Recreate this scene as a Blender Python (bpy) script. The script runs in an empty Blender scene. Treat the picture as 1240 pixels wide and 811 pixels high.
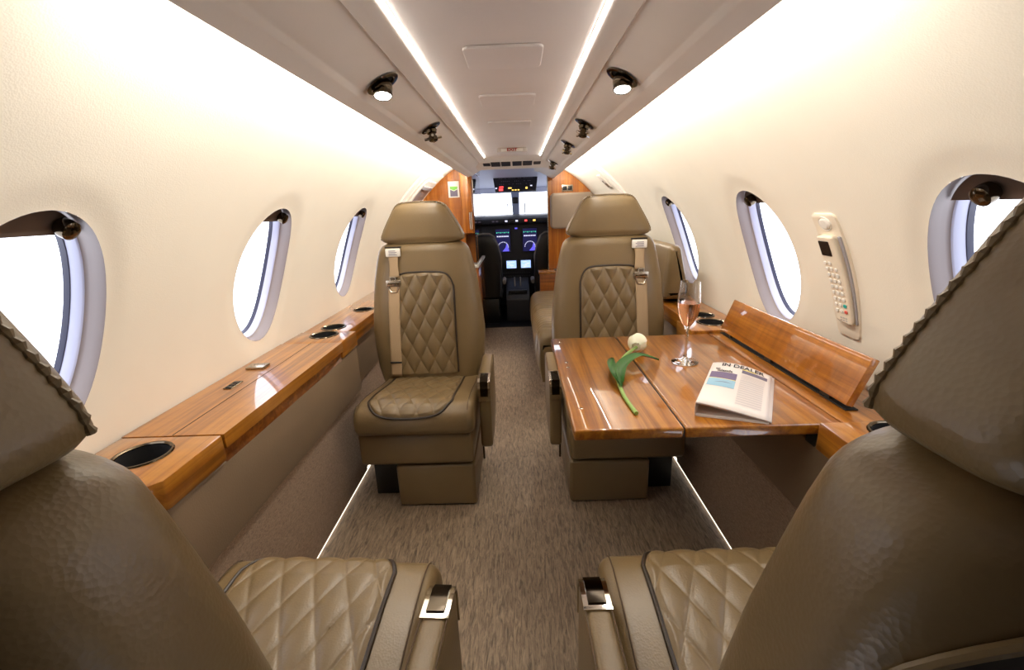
import bpy, bmesh, math, random
from mathutils import Vector, Matrix
random.seed(7)
PI = math.pi
C = bpy.context.scene.collection
scn = bpy.context.scene
R_CAB, Z_CAB = 0.93, 0.64          # fuselage liner: circle radius and centre height

# ---------------------------------------------------------------- materials
def lin(c):
    return tuple(((v/255.0)/12.92 if v/255.0 <= .04045 else ((v/255.0+.055)/1.055)**2.4) for v in c)

def new_mat(name):
    m = bpy.data.materials.new(name); m.use_nodes = True
    nt = m.node_tree
    b = nt.nodes['Principled BSDF']
    return m, nt, b

def setp(b, **k):
    names = {'base': 'Base Color', 'rough': 'Roughness', 'metal': 'Metallic', 'coat': 'Coat Weight', 'coatr': 'Coat Roughness',
             'sheen': 'Sheen Weight', 'trans': 'Transmission Weight', 'ior': 'IOR', 'spec': 'Specular IOR Level',
             'em': 'Emission Color', 'ems': 'Emission Strength', 'alpha': 'Alpha', 'sub': 'Subsurface Weight', 'sheenr': 'Sheen Roughness'}
    for kk, v in k.items():
        if kk in ('base', 'em') and len(v) == 3: v = (*v, 1)
        b.inputs[names[kk]].default_value = v

def node(nt, t, **k):
    n = nt.nodes.new(t)
    for kk, v in k.items():
        if hasattr(n, kk): setattr(n, kk, v)
        else: n.inputs[kk.replace('_', ' ')].default_value = v
    return n

def coords(nt, scale=(1, 1, 1), rot=(0, 0, 0), space='Object'):
    tc = node(nt, 'ShaderNodeTexCoord'); mp = node(nt, 'ShaderNodeMapping')
    mp.inputs['Scale'].default_value = scale; mp.inputs['Rotation'].default_value = rot
    nt.links.new(tc.outputs[space], mp.inputs['Vector'])
    return mp.outputs['Vector']

def ramp(nt, fac, stops):
    r = node(nt, 'ShaderNodeValToRGB')
    els = r.color_ramp.elements
    while len(els) > 1: els.remove(els[-1])
    els[0].position, els[0].color = stops[0][0], (*stops[0][1], 1)
    for p, c in stops[1:]:
        e = els.new(p); e.color = (*c, 1)
    nt.links.new(fac, r.inputs['Fac'])
    return r.outputs['Color']

def bump(nt, b, h, strength=.2, dist=.01, coat=False):
    n = node(nt, 'ShaderNodeBump'); n.inputs['Strength'].default_value = strength; n.inputs['Distance'].default_value = dist
    nt.links.new(h, n.inputs['Height']); nt.links.new(n.outputs['Normal'], b.inputs['Normal'])
    return n

def plain(name, c, rough=.5, **k):
    m, nt, b = new_mat(name); setp(b, base=lin(c), rough=rough, **k)
    v = coords(nt, (60, 60, 60)); n = node(nt, 'ShaderNodeTexNoise'); n.inputs['Scale'].default_value = 4
    nt.links.new(v, n.inputs['Vector'])
    mr = node(nt, 'ShaderNodeMapRange'); mr.inputs['To Min'].default_value = max(0, rough-.04); mr.inputs['To Max'].default_value = min(1, rough+.04)
    nt.links.new(n.outputs['Fac'], mr.inputs['Value']); nt.links.new(mr.outputs['Result'], b.inputs['Roughness'])
    return m

def leather(name, c, rough=.42, var=.10, scale=260, bstr=.12, spec=.5):
    m, nt, b = new_mat(name); setp(b, rough=rough, spec=spec)
    v = coords(nt)
    vo = node(nt, 'ShaderNodeTexVoronoi'); vo.inputs['Scale'].default_value = scale
    nz = node(nt, 'ShaderNodeTexNoise'); nz.inputs['Scale'].default_value = 6; nz.inputs['Detail'].default_value = 4
    nz2 = node(nt, 'ShaderNodeTexNoise'); nz2.inputs['Scale'].default_value = scale*.35; nz2.inputs['Detail'].default_value = 3
    for n in (vo, nz, nz2): nt.links.new(v, n.inputs['Vector'])
    l = lin(c)
    col = ramp(nt, nz.outputs['Fac'], [(.3, tuple(x*(1-var) for x in l)), (.7, tuple(min(1, x*(1+var)) for x in l))])
    nt.links.new(col, b.inputs['Base Color'])
    ad = node(nt, 'ShaderNodeMath', operation='ADD')
    nt.links.new(vo.outputs['Distance'], ad.inputs[0]); nt.links.new(nz2.outputs['Fac'], ad.inputs[1])
    bump(nt, b, ad.outputs[0], bstr, .002)
    return m

def wood(name, dark, mid, light, axis='y', flame=False, coat=1.0):
    m, nt, b = new_mat(name); setp(b, rough=.32, coat=coat, coatr=.025, spec=.4)
    s = {'y': (38, 1.3, 38), 'x': (1.3, 38, 38), 'z': (38, 38, 1.3)}[axis]
    v = coords(nt, s)
    n1 = node(nt, 'ShaderNodeTexNoise'); n1.inputs['Scale'].default_value = 1.0; n1.inputs['Detail'].default_value = 8; n1.inputs['Roughness'].default_value = .65
    n1.inputs['Distortion'].default_value = .6
    nt.links.new(v, n1.inputs['Vector'])
    col = ramp(nt, n1.outputs['Fac'], [(.28, lin(dark)), (.47, lin(mid)), (.62, lin(light)), (.8, lin(mid))])
    # cross figure (fiddleback)
    s2 = {'y': (5, 55, 5), 'x': (55, 5, 5), 'z': (5, 5, 55)}[axis]
    v2 = coords(nt, s2)
    n2 = node(nt, 'ShaderNodeTexNoise'); n2.inputs['Scale'].default_value = 1.0; n2.inputs['Detail'].default_value = 3
    nt.links.new(v2, n2.inputs['Vector'])
    mr = node(nt, 'ShaderNodeMapRange'); mr.inputs['From Min'].default_value = .3; mr.inputs['From Max'].default_value = .7
    mr.inputs['To Min'].default_value = .80 if flame else .92; mr.inputs['To Max'].default_value = 1.1 if flame else 1.04
    nt.links.new(n2.outputs['Fac'], mr.inputs['Value'])
    mx = node(nt, 'ShaderNodeMix', data_type='RGBA', blend_type='MULTIPLY'); mx.inputs[0].default_value = 1
    nt.links.new(col, mx.inputs[6]); nt.links.new(mr.outputs['Result'], mx.inputs[7])
    nt.links.new(mx.outputs[2], b.inputs['Base Color'])
    return m

def carpet(name, dark, light, s=(150, 26, 150), rough=.6, spec=.3, bst=.8):
    m, nt, b = new_mat(name); setp(b, rough=rough, spec=spec, sheen=.15)
    v = coords(nt, s)
    n0 = node(nt, 'ShaderNodeTexNoise'); n0.inputs['Scale'].default_value = .35; n0.inputs['Detail'].default_value = 2
    nt.links.new(v, n0.inputs['Vector'])
    w = node(nt, 'ShaderNodeTexNoise'); w.inputs['Scale'].default_value = 1.0; w.inputs['Detail'].default_value = 5
    w.inputs['Roughness'].default_value = .7; w.inputs['Distortion'].default_value = 1.0
    nt.links.new(v, w.inputs['Vector'])
    col = ramp(nt, w.outputs['Fac'], [(.33, lin(dark)), (.66, lin(light))])
    nt.links.new(col, b.inputs['Base Color'])
    bump(nt, b, w.outputs['Fac'], bst, .006)
    return m

def emit(name, c, s):
    m, nt, b = new_mat(name); setp(b, base=(0, 0, 0), em=c, ems=s, rough=.5)
    return m

def glass_mat(name, c=(1, 1, 1), rough=0.0, ior=1.45):
    m, nt, b = new_mat(name); setp(b, base=c, rough=rough, trans=1.0, ior=ior)
    return m

M = {}
M['leather'] = leather('seat_leather', (117, 97, 66), .36, .06)
M['quilt'] = leather('quilted_leather', (117, 97, 66), .36, .06)
M['piping'] = leather('dark_piping', (48, 36, 26), .4, .05)
M['stitch'] = plain('stitching_thread', (86, 66, 44), .7)
M['seam'] = leather('leather_seam', (112, 88, 60), .6, .05)
M['strap'] = leather('belt_webbing', (172, 146, 112), .55, .05, 400, .3)
M['wall'] = leather('wall_liner', (236, 229, 214), .55, .015, 320, .08, .3)
M['ceil'] = leather('ceiling_liner', (236, 229, 225), .6, .02, 160, .05, .25)
M['panel'] = leather('overhead_panel', (238, 231, 223), .55, .02, 160, .05, .3)
M['backwall'] = leather('dark_brown_leather', (46, 36, 28), .8, .1)
M['consoleleather'] = leather('console_leather', (124, 104, 82), .5, .05)
M['wood'] = wood('cherry_wood', (98, 54, 11), (142, 84, 19), (172, 111, 32))
M['woodflame'] = wood('figured_cherry', (114, 61, 9), (152, 88, 16), (178, 112, 28), flame=True)
M['woodx'] = wood('cherry_edge', (92, 46, 12), (130, 70, 20), (156, 92, 32), 'x', True)
M['woodz'] = wood('cherry_bulkhead', (126, 66, 16), (166, 94, 26), (190, 120, 42), 'z')
M['carpet'] = carpet('floor_carpet', (86, 70, 55), (176, 153, 126), (115, 17, 115), .46, .6)
M['dado'] = carpet('dado_carpet', (122, 99, 80), (176, 148, 122), (20, 90, 240), .85, .2, .5)
M['chrome'] = plain('polished_chrome', (226, 222, 214), .08, metal=1.0)
M['darkchrome'] = plain('dark_chrome', (92, 82, 68), .14, metal=1.0)
M['blackchrome'] = plain('black_chrome', (62, 55, 47), .10, metal=1.0)
M['nickel'] = plain('brushed_nickel', (176, 166, 150), .28, metal=1.0)
M['black'] = plain('black_plastic', (14, 13, 13), .4)
M['darkgrey'] = plain('dark_grey_plastic', (40, 40, 44), .5)
M['darkvoid'] = plain('dark_recess', (16, 13, 11), .9)
M['white'] = plain('white_plastic', (232, 228, 220), .4)
M['cream'] = plain('cream_plastic', (232, 220, 200), .38)
M['greyplastic'] = plain('grey_plastic', (160, 156, 160), .45)
M['bluering'] = plain('window_inner_ring', (196, 200, 226), .35)
M['gasket'] = plain('window_gasket', (58, 60, 84), .4)
M['reveal'] = plain('window_reveal', (136, 124, 122), .4)
M['shade'] = plain('window_shade', (92, 76, 66), .6)
M['lamp'] = emit('lamp_lens', (1, .95, .86), 30)
M['led'] = emit('cove_led', (1, .94, .85), 26)
M['ledfloor'] = emit('floor_led', (1, .88, .72), 2.6)
M['glass'] = glass_mat('clear_glass', (1, 1, 1))
M['wine'] = glass_mat('rose_wine', (.92, .44, .24), ior=1.34)
M['petal'] = plain('tulip_petal', (244, 240, 214), .5, sub=.2)
M['leaf'] = plain('tulip_leaf', (48, 98, 34), .4)
M['stem'] = plain('tulip_stem', (132, 164, 84), .45)
M['paper'] = plain('newsprint', (232, 222, 216), .8)
M['ink'] = plain('black_ink', (40, 38, 44), .8)
M['inkgrey'] = plain('grey_ink', (112, 104, 122), .8)
M['inkfaint'] = plain('faint_text_ink', (212, 203, 201), .8)
M['inkmauve'] = plain('mauve_sky_ink', (116, 102, 132), .8)
M['inkblue'] = plain('blue_water_ink', (150, 190, 212), .8)
M['inkyellow'] = plain('yellow_ink', (240, 222, 140), .8)
M['red'] = plain('red_lettering', (176, 30, 30), .5)
M['teal'] = plain('teal_button', (40, 170, 160), .4)
M['redbutton'] = plain('red_button', (220, 92, 80), .4)
M['green'] = plain('green_print', (120, 190, 80), .6)
M['screenblack'] = plain('dark_screen', (34, 24, 22), .15)
M['padleather'] = leather('pad_leather', (140, 122, 104), .5, .04)
M['counter'] = plain('stone_counter', (214, 210, 200), .3)
M['mirror'] = plain('mirror_panel', (210, 200, 196), .03, metal=1.0)
M['cockgrey'] = plain('cockpit_trim', (196, 200, 220), .6)
M['cockblack'] = plain('cockpit_panel', (18, 18, 26), .5)
M['scrblue'] = emit('blue_display', (.12, .10, .75), 1.4)
M['scrdark'] = emit('dark_display', (.012, .012, .07), 1.0)
M['scrlight'] = emit('map_display', (.35, .52, .95), 1.6)
M['scrwhite'] = emit('white_symbols', (.75, .75, 1), 1.3)
M['scrgreen'] = emit('green_symbols', (.1, .8, .5), 1.0)
M['litred'] = emit('red_annunciator', (1, .06, .06), 2.5)
M['litamber'] = emit('amber_annunciator', (1, .62, .12), 2.0)
M['sheepskin'] = plain('sheepskin_cover', (120, 116, 116), .9)
M['lens'] = plain('frosted_lens', (206, 196, 186), .35)
def pane_mat():
    m = bpy.data.materials.new('window_pane'); m.use_nodes = True; nt = m.node_tree
    nt.nodes.remove(nt.nodes['Principled BSDF'])
    t = node(nt, 'ShaderNodeBsdfTransparent'); g = node(nt, 'ShaderNodeBsdfGlossy'); g.inputs['Roughness'].default_value = .02
    fr = node(nt, 'ShaderNodeLayerWeight'); fr.inputs['Blend'].default_value = .5
    pw = node(nt, 'ShaderNodeMath', operation='POWER'); pw.inputs[1].default_value = 5
    nt.links.new(fr.outputs['Facing'], pw.inputs[0])
    ml = node(nt, 'ShaderNodeMath', operation='MULTIPLY_ADD'); ml.inputs[1].default_value = .3; ml.inputs[2].default_value = .03
    nt.links.new(pw.outputs[0], ml.inputs[0])
    mx = node(nt, 'ShaderNodeMixShader')
    nt.links.new(ml.outputs[0], mx.inputs[0]); nt.links.new(t.outputs[0], mx.inputs[1]); nt.links.new(g.outputs[0], mx.inputs[2])
    nt.links.new(mx.outputs[0], nt.nodes['Material Output'].inputs['Surface'])
    return m
M['pane'] = pane_mat()

# ---------------------------------------------------------------- object helpers
def wm(o):
    m = o.matrix_basis.copy()
    while o.parent:
        o = o.parent; m = o.matrix_basis @ m
    return m

def tag(o, label=None, cat=None, group=None, kind=None):
    if label: o['label'] = label
    if cat: o['category'] = cat
    if group: o['group'] = group
    if kind: o['kind'] = kind
    return o

def thing(name, label, cat, loc=(0, 0, 0), rotz=0, group=None):
    o = bpy.data.objects.new(name, None); C.objects.link(o)
    o.empty_display_size = .05
    o.location = loc; o.rotation_euler = (0, 0, rotz)
    return tag(o, label, cat, group)

class MB:
    def __init__(s): s.v = []; s.f = []
    def add(s, v, f, mtx=None):
        n = len(s.v)
        s.v += [(mtx @ Vector(p)) if mtx else Vector(p) for p in v]
        s.f += [tuple(i+n for i in q) for q in f]
        return s
    def bm(s, b, mtx=None):
        b.verts.ensure_lookup_table(); b.verts.index_update()
        s.add([v.co.copy() for v in b.verts], [tuple(v.index for v in f.verts) for f in b.faces], mtx); b.free()
        return s
    def box(s, x0, x1, y0, y1, z0, z1, bev=0, seg=2, mtx=None):
        b = bmesh.new(); bmesh.ops.create_cube(b, size=1)
        for v in b.verts:
            v.co = Vector(((x0+x1)/2+v.co.x*(x1-x0), (y0+y1)/2+v.co.y*(y1-y0), (z0+z1)/2+v.co.z*(z1-z0)))
        if bev: bmesh.ops.bevel(b, geom=b.edges[:], offset=bev, segments=seg, profile=.5, affect='EDGES')
        return s.bm(b, mtx)
    def loft(s, rings, cap0=True, cap1=True, mtx=None):
        n = len(rings[0]); v = [p for r in rings for p in r]; f = []
        for k in range(len(rings)-1):
            for i in range(n):
                j = (i+1) % n
                f.append((k*n+i, k*n+j, (k+1)*n+j, (k+1)*n+i))
        if cap0: f.append(tuple(range(n-1, -1, -1)))
        if cap1: f.append(tuple((len(rings)-1)*n+i for i in range(n)))
        return s.add(v, f, mtx)
    def grid(s, fn, nu, nv, mtx=None):
        v = [fn(i/nu, j/nv) for j in range(nv+1) for i in range(nu+1)]
        f = [(j*(nu+1)+i, j*(nu+1)+i+1, (j+1)*(nu+1)+i+1, (j+1)*(nu+1)+i) for j in range(nv) for i in range(nu)]
        return s.add(v, f, mtx)
    def tube(s, pts, r, n=8, closed=False, mtx=None, rs=None):
        pts = [Vector(p) for p in pts]; m = len(pts); rings = []
        up = None
        for i, p in enumerate(pts):
            a = pts[i-1] if (i > 0 or closed) else p
            b = pts[(i+1) % m] if (i < m-1 or closed) else p
            t = (b-a); t = t.normalized() if t.length > 1e-9 else Vector((0, 0, 1))
            if up is None:
                up = t.orthogonal().normalized()
            up = (up - t*up.dot(t)); up = up.normalized() if up.length > 1e-6 else t.orthogonal().normalized()
            w = t.cross(up); rr = rs[i] if rs else r
            rings.append([p + up*(rr*math.cos(2*PI*k/n)) + w*(rr*math.sin(2*PI*k/n)) for k in range(n)])
        if closed:
            v = [q for g in rings for q in g]; f = []
            for k in range(m):
                for i in range(n):
                    j = (i+1) % n; k2 = (k+1) % m
                    f.append((k*n+i, k*n+j, k2*n+j, k2*n+i))
            return s.add(v, f, mtx)
        return s.loft(rings, True, True, mtx)
    def lathe(s, prof, n=32, mtx=None, caps=True):
        rings = [[(r*math.cos(2*PI*k/n), r*math.sin(2*PI*k/n), z) for k in range(n)] for r, z in prof]
        return s.loft(rings, caps, caps, mtx)
    def prism(s, poly, z0, z1, bev=0, seg=2, mtx=None):
        b = bmesh.new()
        lo = [b.verts.new((x, y, z0)) for x, y in poly]; hi = [b.verts.new((x, y, z1)) for x, y in poly]
        n = len(poly)
        b.faces.new(lo[::-1]); b.faces.new(hi)
        for i in range(n):
            j = (i+1) % n; b.faces.new((lo[i], lo[j], hi[j], hi[i]))
        bmesh.ops.recalc_face_normals(b, faces=b.faces[:])
        if bev: bmesh.ops.bevel(b, geom=b.edges[:], offset=bev, segments=seg, profile=.5, affect='EDGES')
        return s.bm(b, mtx)
    def build(s, name, mat, parent=None, world=False, smooth=35, mirror=1, kind=None, label=None):
        me = bpy.data.meshes.new(name)
        vs = s.v
        if world and parent:
            inv = wm(parent).inverted(); vs = [inv @ p for p in vs]
        vs = [(p[0]*mirror, p[1], p[2]) for p in vs]
        fs = s.f
        me.from_pydata(vs, [], fs)
        b = bmesh.new(); b.from_mesh(me); bmesh.ops.recalc_face_normals(b, faces=b.faces[:]); b.to_mesh(me); b.free()
        me.materials.append(mat)
        if smooth:
            me.polygons.foreach_set('use_smooth', [True]*len(me.polygons))
            me.set_sharp_from_angle(angle=math.radians(smooth))
        me.update()
        o = bpy.data.objects.new(name, me); C.objects.link(o)
        if parent: o.parent = parent
        return tag(o, label=label, kind=kind)

AX = {'x': Matrix(((0, 0, 1, 0), (1, 0, 0, 0), (0, 1, 0, 0), (0, 0, 0, 1))),     # poly (a,b) extruded: a->y, b->z, extrude->x
      'y': Matrix(((1, 0, 0, 0), (0, 0, 1, 0), (0, 1, 0, 0), (0, 0, 0, 1))),     # a->x, b->z, extrude->y
      'z': Matrix.Identity(4)}

def offset_poly(p, d):
    n = len(p); out = []
    A = sum(p[i][0]*p[(i+1) % n][1]-p[(i+1) % n][0]*p[i][1] for i in range(n))
    sg = 1 if A > 0 else -1
    for i in range(n):
        a, b, c = Vector(p[i-1]), Vector(p[i]), Vector(p[(i+1) % n])
        e1 = (b-a).normalized(); e2 = (c-b).normalized()
        n1 = Vector((-e1.y, e1.x))*sg; n2 = Vector((-e2.y, e2.x))*sg
        m = (n1+n2); m = m.normalized() if m.length > 1e-6 else n1
        k = d/max(.5, m.dot(n1))
        out.append((b.x+m.x*k, b.y+m.y*k))
    return out

def pad(mb, poly, a0, a1, r, axis='x', steps=4, mtx=None):
    """profile extruded along an axis with softly rounded ends"""
    rings = []
    T = AX[axis]
    for i in range(steps+1):
        t = i/steps*PI/2
        q = offset_poly(poly, r*(1-math.sin(t)))
        rings.append([T @ Vector((x, y, a0+r*(1-math.cos(t)))) for x, y in q])
    for i in range(steps, -1, -1):
        t = i/steps*PI/2
        q = offset_poly(poly, r*(1-math.sin(t)))
        rings.append([T @ Vector((x, y, a1-r*(1-math.cos(t)))) for x, y in q])
    return mb.loft(rings, True, True, mtx)

def round_poly(p, r, n=5):
    """rounded corners of a convex polygon; r number or list"""
    out = []; m = len(p)
    for i in range(m):
        rr = r[i] if isinstance(r, (list, tuple)) else r
        a, b, c = Vector(p[i-1]), Vector(p[i]), Vector(p[(i+1) % m])
        if rr <= 1e-6: out.append((b.x, b.y)); continue
        u = (a-b).normalized(); w = (c-b).normalized()
        ang = math.acos(max(-1, min(1, u.dot(w)))); t = rr/math.tan(ang/2)
        t = min(t, (a-b).length*.49, (c-b).length*.49); rr2 = t*math.tan(ang/2)
        cen = b+(u+w).normalized()*(rr2/math.sin(ang/2))
        s0 = b+u*t-cen; s1 = b+w*t-cen
        a0 = math.atan2(s0.y, s0.x); a1 = math.atan2(s1.y, s1.x)
        d = a1-a0
        while d > PI: d -= 2*PI
        while d < -PI: d += 2*PI
        out += [(cen.x+rr2*math.cos(a0+d*k/n), cen.y+rr2*math.sin(a0+d*k/n)) for k in range(n+1)]
    return out

def rrect(x0, x1, y0, y1, r, n=5):
    return round_poly([(x0, y0), (x1, y0), (x1, y1), (x0, y1)], r, n)

def cut(o, cutters):
    """boolean difference applied on the mesh"""
    for c in cutters:
        md = o.modifiers.new('cut', 'BOOLEAN'); md.object = c; md.operation = 'DIFFERENCE'; md.solver = 'EXACT'
    bpy.context.view_layer.update()
    dg = bpy.context.evaluated_depsgraph_get()
    me = bpy.data.meshes.new_from_object(o.evaluated_get(dg))
    o.modifiers.clear(); o.data = me
    me.set_sharp_from_angle(angle=math.radians(30))
    for c in cutters: bpy.data.objects.remove(c)

def cyl_cutter(x, y, z0, z1, r):
    return MB().lathe([(r, z0), (r, z1)], 40, Matrix.Translation((x, y, 0))).build('cutter', M['black'])

def text(name, body, size, mat, parent, mtx, extrude=.0004, bold=0):
    cu = bpy.data.curves.new(name, 'FONT'); cu.body = body; cu.size = size; cu.align_x = 'CENTER'; cu.align_y = 'CENTER'
    cu.extrude = extrude; cu.offset = bold
    tmp = bpy.data.objects.new(name+'_tmp', cu); C.objects.link(tmp)
    bpy.context.view_layer.update()
    me = bpy.data.meshes.new_from_object(tmp.evaluated_get(bpy.context.evaluated_depsgraph_get()))
    bpy.data.objects.remove(tmp)
    me.transform(mtx)
    if parent: me.transform(wm(parent).inverted())
    me.materials.clear(); me.materials.append(mat)
    o = bpy.data.objects.new(name, me); C.objects.link(o)
    if parent: o.parent = parent
    return o

def copy_tree(o, parent=None):
    c = o.copy(); C.objects.link(c)
    c.parent = parent
    for ch in list(o.children): copy_tree(ch, c)
    return c

def wall_pt(side, y, z, d=0):
    """point on the liner at height z, d inward; side -1 left, +1 right"""
    sn = (z-Z_CAB)/R_CAB; cs = math.sqrt(max(0, 1-sn*sn))
    return Vector((side*(R_CAB-d)*cs, y, Z_CAB+(R_CAB-d)*sn))

def wall_frame(side, y, z):
    """matrix: local x = viewer's right, local y = up along liner, local z = into the cabin"""
    sn = (z-Z_CAB)/R_CAB; cs = math.sqrt(1-sn*sn)
    n = Vector((-side*cs, 0, -sn)); up = Vector((-side*sn, 0, cs)); rt = up.cross(n)
    m = Matrix((rt, up, n)).transposed().to_4x4(); m.translation = wall_pt(side, y, z)
    return m

# ================================================================ THE SETTING
def struct(mb, name, mat, parent=None, **k):
    return mb.build(name, mat, parent, kind='structure', **k)

Y0, YARCH, YGAL, YBULK = -.35, 3.02, 3.58, 4.2
struct(MB().box(-.80, .80, Y0, 4.32, -.04, 0), 'floor', M['carpet'])

WIN_Y = (.77, 1.545, 2.37)
WA, WB, WZ = .158, .244, .965
S0 = R_CAB*math.asin((WZ-Z_CAB)/R_CAB)        # arc position of the window centre
def cyl(side, y, s, d=0):
    a = s/R_CAB
    return Vector((side*(R_CAB-d)*math.cos(a), y, Z_CAB+(R_CAB-d)*math.sin(a)))

def liner(side, name, y0, y1, wins):
    """liner with real oval openings and a soft dished surround"""
    st = .04; smin = R_CAB*math.asin((.34-Z_CAB)/R_CAB); smax = R_CAB*math.asin((1.535-Z_CAB)/R_CAB)
    cells = [(wy-.28, wy+.28, S0-.36, S0+.36) for wy in wins]
    ys = sorted(set([round(y0, 4), round(y1, 4)] + [round(v, 4) for c in cells for v in (c[0], c[1])]))
    ss = [smin, S0-.36, S0+.36, smax]
    def sub(l):
        out = []
        for a, b in zip(l[:-1], l[1:]):
            n = max(1, int(round((b-a)/st)))
            out += [a+(b-a)*k/n for k in range(n)]
        return out+[l[-1]]
    ys = sub(ys); ss = sub(ss)
    mb = MB(); nu = len(ys)-1; nv = len(ss)-1
    v = [cyl(side, y, s) for s in ss for y in ys]; f = []
    for j in range(nv):
        for i in range(nu):
            ym = (ys[i]+ys[i+1])/2; sm = (ss[j]+ss[j+1])/2
            if any(c[0] < ym < c[1] and c[2] < sm < c[3] for c in cells): continue
            f.append((j*(nu+1)+i, j*(nu+1)+i+1, (j+1)*(nu+1)+i+1, (j+1)*(nu+1)+i))
    mb.add(v, f)
    for wy, c in zip(wins, cells):
        yy = [y for y in ys if c[0]-1e-6 <= y <= c[1]+1e-6]; sv = [s for s in ss if c[2]-1e-6 <= s <= c[3]+1e-6]
        per = [(y, sv[0]) for y in yy[:-1]] + [(yy[-1], s) for s in sv[:-1]] + [(y, sv[-1]) for y in yy[:0:-1]] + [(yy[0], s) for s in sv[:0:-1]]
        rings = []
        K = 12
        for k in range(K+1):
            t = k/K; tt = 1-(1-t)**1.6
            ring = []
            for (py, ps) in per:
                ang = math.atan2((ps-S0)/WB, (py-wy)/WA)
                ey, es = wy+WA*math.cos(ang), S0+WB*math.sin(ang)
                y = py+(ey-py)*tt; s = ps+(es-ps)*tt
                q = math.hypot((y-wy)/WA, (s-S0)/WB)
                w = max(0, min(1, (1.32-q)/.32)); w = w*w*(3-2*w)
                ring.append(cyl(side, y, s, -.0055*w))
            rings.append(ring)
        mb.loft(rings, False, False)
    o = mb.build(name, M['wall'], kind='structure', smooth=60)
    b = bmesh.new(); b.from_mesh(o.data); bmesh.ops.remove_doubles(b, verts=b.verts[:], dist=1e-5)
    bmesh.ops.recalc_face_normals(b, faces=b.faces[:]); b.to_mesh(o.data); b.free()
    return o

liner(-1, 'wall_left', Y0, 4.3, WIN_Y)
liner(1, 'wall_right', Y0, 4.3, WIN_Y)

def oval(side, wy, ka, kb, d, n=64):
    return [cyl(side, wy+(WA*ka)*math.cos(2*PI*k/n), S0+(WB*kb)*math.sin(2*PI*k/n), -d) for k in range(n)]

wn = 0
for side in (-1, 1):
    for wy in WIN_Y:
        wn += 1
        w = struct(MB().loft([oval(side, wy, *a) for a in ((1.0, 1.0, .005), (.988, .992, .0105), (.978, .984, .024), (.97, .978, .034), (.962, .97, .041), (.95, .959, .043))], False, False),
                   'window_%d' % wn, M['reveal'], smooth=50)
        struct(MB().loft([oval(side, wy, *a) for a in ((.95, .959, .043), (.94, .95, .0445), (.932, .944, .046), (.912, .928, .066))], False, False), 'inner_ring', M['bluering'], w, smooth=40)
        struct(MB().loft([oval(side, wy, *a) for a in ((.912, .928, .066), (.90, .918, .0665), (.888, .91, .072), (.882, .905, .077))], False, False), 'gasket', M['gasket'], w, smooth=40)
        r = oval(side, wy, .895, .914, .0755); r2 = oval(side, wy, .895, .914, .0785)
        struct(MB().loft([r, r2], True, True), 'pane', M['pane'], w)
        # pull-down shade showing as a band across the top, with its catch
        zt = S0+WB*.72
        def sh(d0):
            pts = []
            a0 = math.asin(.765)
            for k in range(25):
                a = a0+(PI-2*a0)*k/24
                pts.append(cyl(side, wy+WA*.95*math.cos(a), S0+WB*.96*math.sin(a), -d0))
            return pts
        struct(MB().loft([sh(.030), sh(.034)], True, True), 'shade', M['shade'], w, smooth=30)
        fr = wall_frame(side, wy+(.050 if side < 0 else .012), WZ+.178)
        struct(MB().lathe([(.0, -.030), (.012, -.030), (.017, -.026), (.019, -.016), (.018, -.006), (.012, -.002), (.0, -.002)], 20, fr), 'shade_catch', M['darkchrome'], w)

# central ceiling panel and the two overhead service panels
YC1 = 3.05
mb = MB(); mb.prism([(-.172, 1.47), (.172, 1.47), (.172, 1.49), (-.172, 1.49)], Y0, YC1, .004, 2, AX['y'])
struct(mb, 'ceiling', M['ceil'])
mb = MB()
prof = [(.180, 1.486), (.180, 1.458), (.183, 1.4535), (.198, 1.451), (.213, 1.447), (.2170, 1.4440), (.2195, 1.4495), (.2245, 1.4515), (.2285, 1.4490), (.234, 1.4420),
        (.297, 1.4095), (.300, 1.4085), (.3025, 1.4065), (.3085, 1.3985), (.311, 1.3970), (.314, 1.3962), (.340, 1.3855), (.3445, 1.3845), (.3475, 1.388), (.348, 1.398), (.340, 1.402), (.338, 1.44), (.352, 1.60), (.20, 1.60)]
for side, nm in ((-1, 'trim_1'), (1, 'trim_2')):
    struct(MB().prism([(side*x, z) for x, z in prof], Y0, 3.62 if side < 0 else 4.18, 0, 1, AX['y']), nm, M['panel'], smooth=50)
struct(MB().box(-.9, .9, Y0, 4.3, 1.60, 1.63), 'trim_3', M['panel'])
# cove strip lights (real lamps of the cabin)
for side, nm in ((-1, 'trim_4'), (1, 'trim_5')):
    struct(MB().box(side*.1765-.0015, side*.1765+.0015, .55, YC1, 1.4682, 1.4708), nm, M['led'])
# header over the cockpit doorway
hd = MB().prism([(3.02, 1.475), (3.07, 1.463), (3.30, 1.425), (3.36, 1.418), (3.40, 1.42), (3.40, 1.60), (3.02, 1.60)], -.255, .275, .004, 2, AX['x'])
hd = struct(hd, 'trim_6', M['panel'])
for k, x in enumerate((-.175, -.115, -.045, .03, .10, .165)):
    w_ = .024 if k in (0, 5) else .031
    q = MB().box(x-w_, x+w_, -.05 if 0 < k < 5 else -.03, .05 if 0 < k < 5 else .03, -.004, .002, .0015, 1,
                 Matrix.Translation((0, 3.21, 1.4397)) @ Matrix.Rotation(math.radians(-9.4), 4, 'X'))
    struct(q, 'vent_slot', M['darkgrey'], hd)
struct(MB().box(-.95, .95, Y0-.04, Y0, -.04, 1.63), 'wall_back', M['backwall'])  # unseen aft wall, set close and dark to cut bounce on near seats

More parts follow.
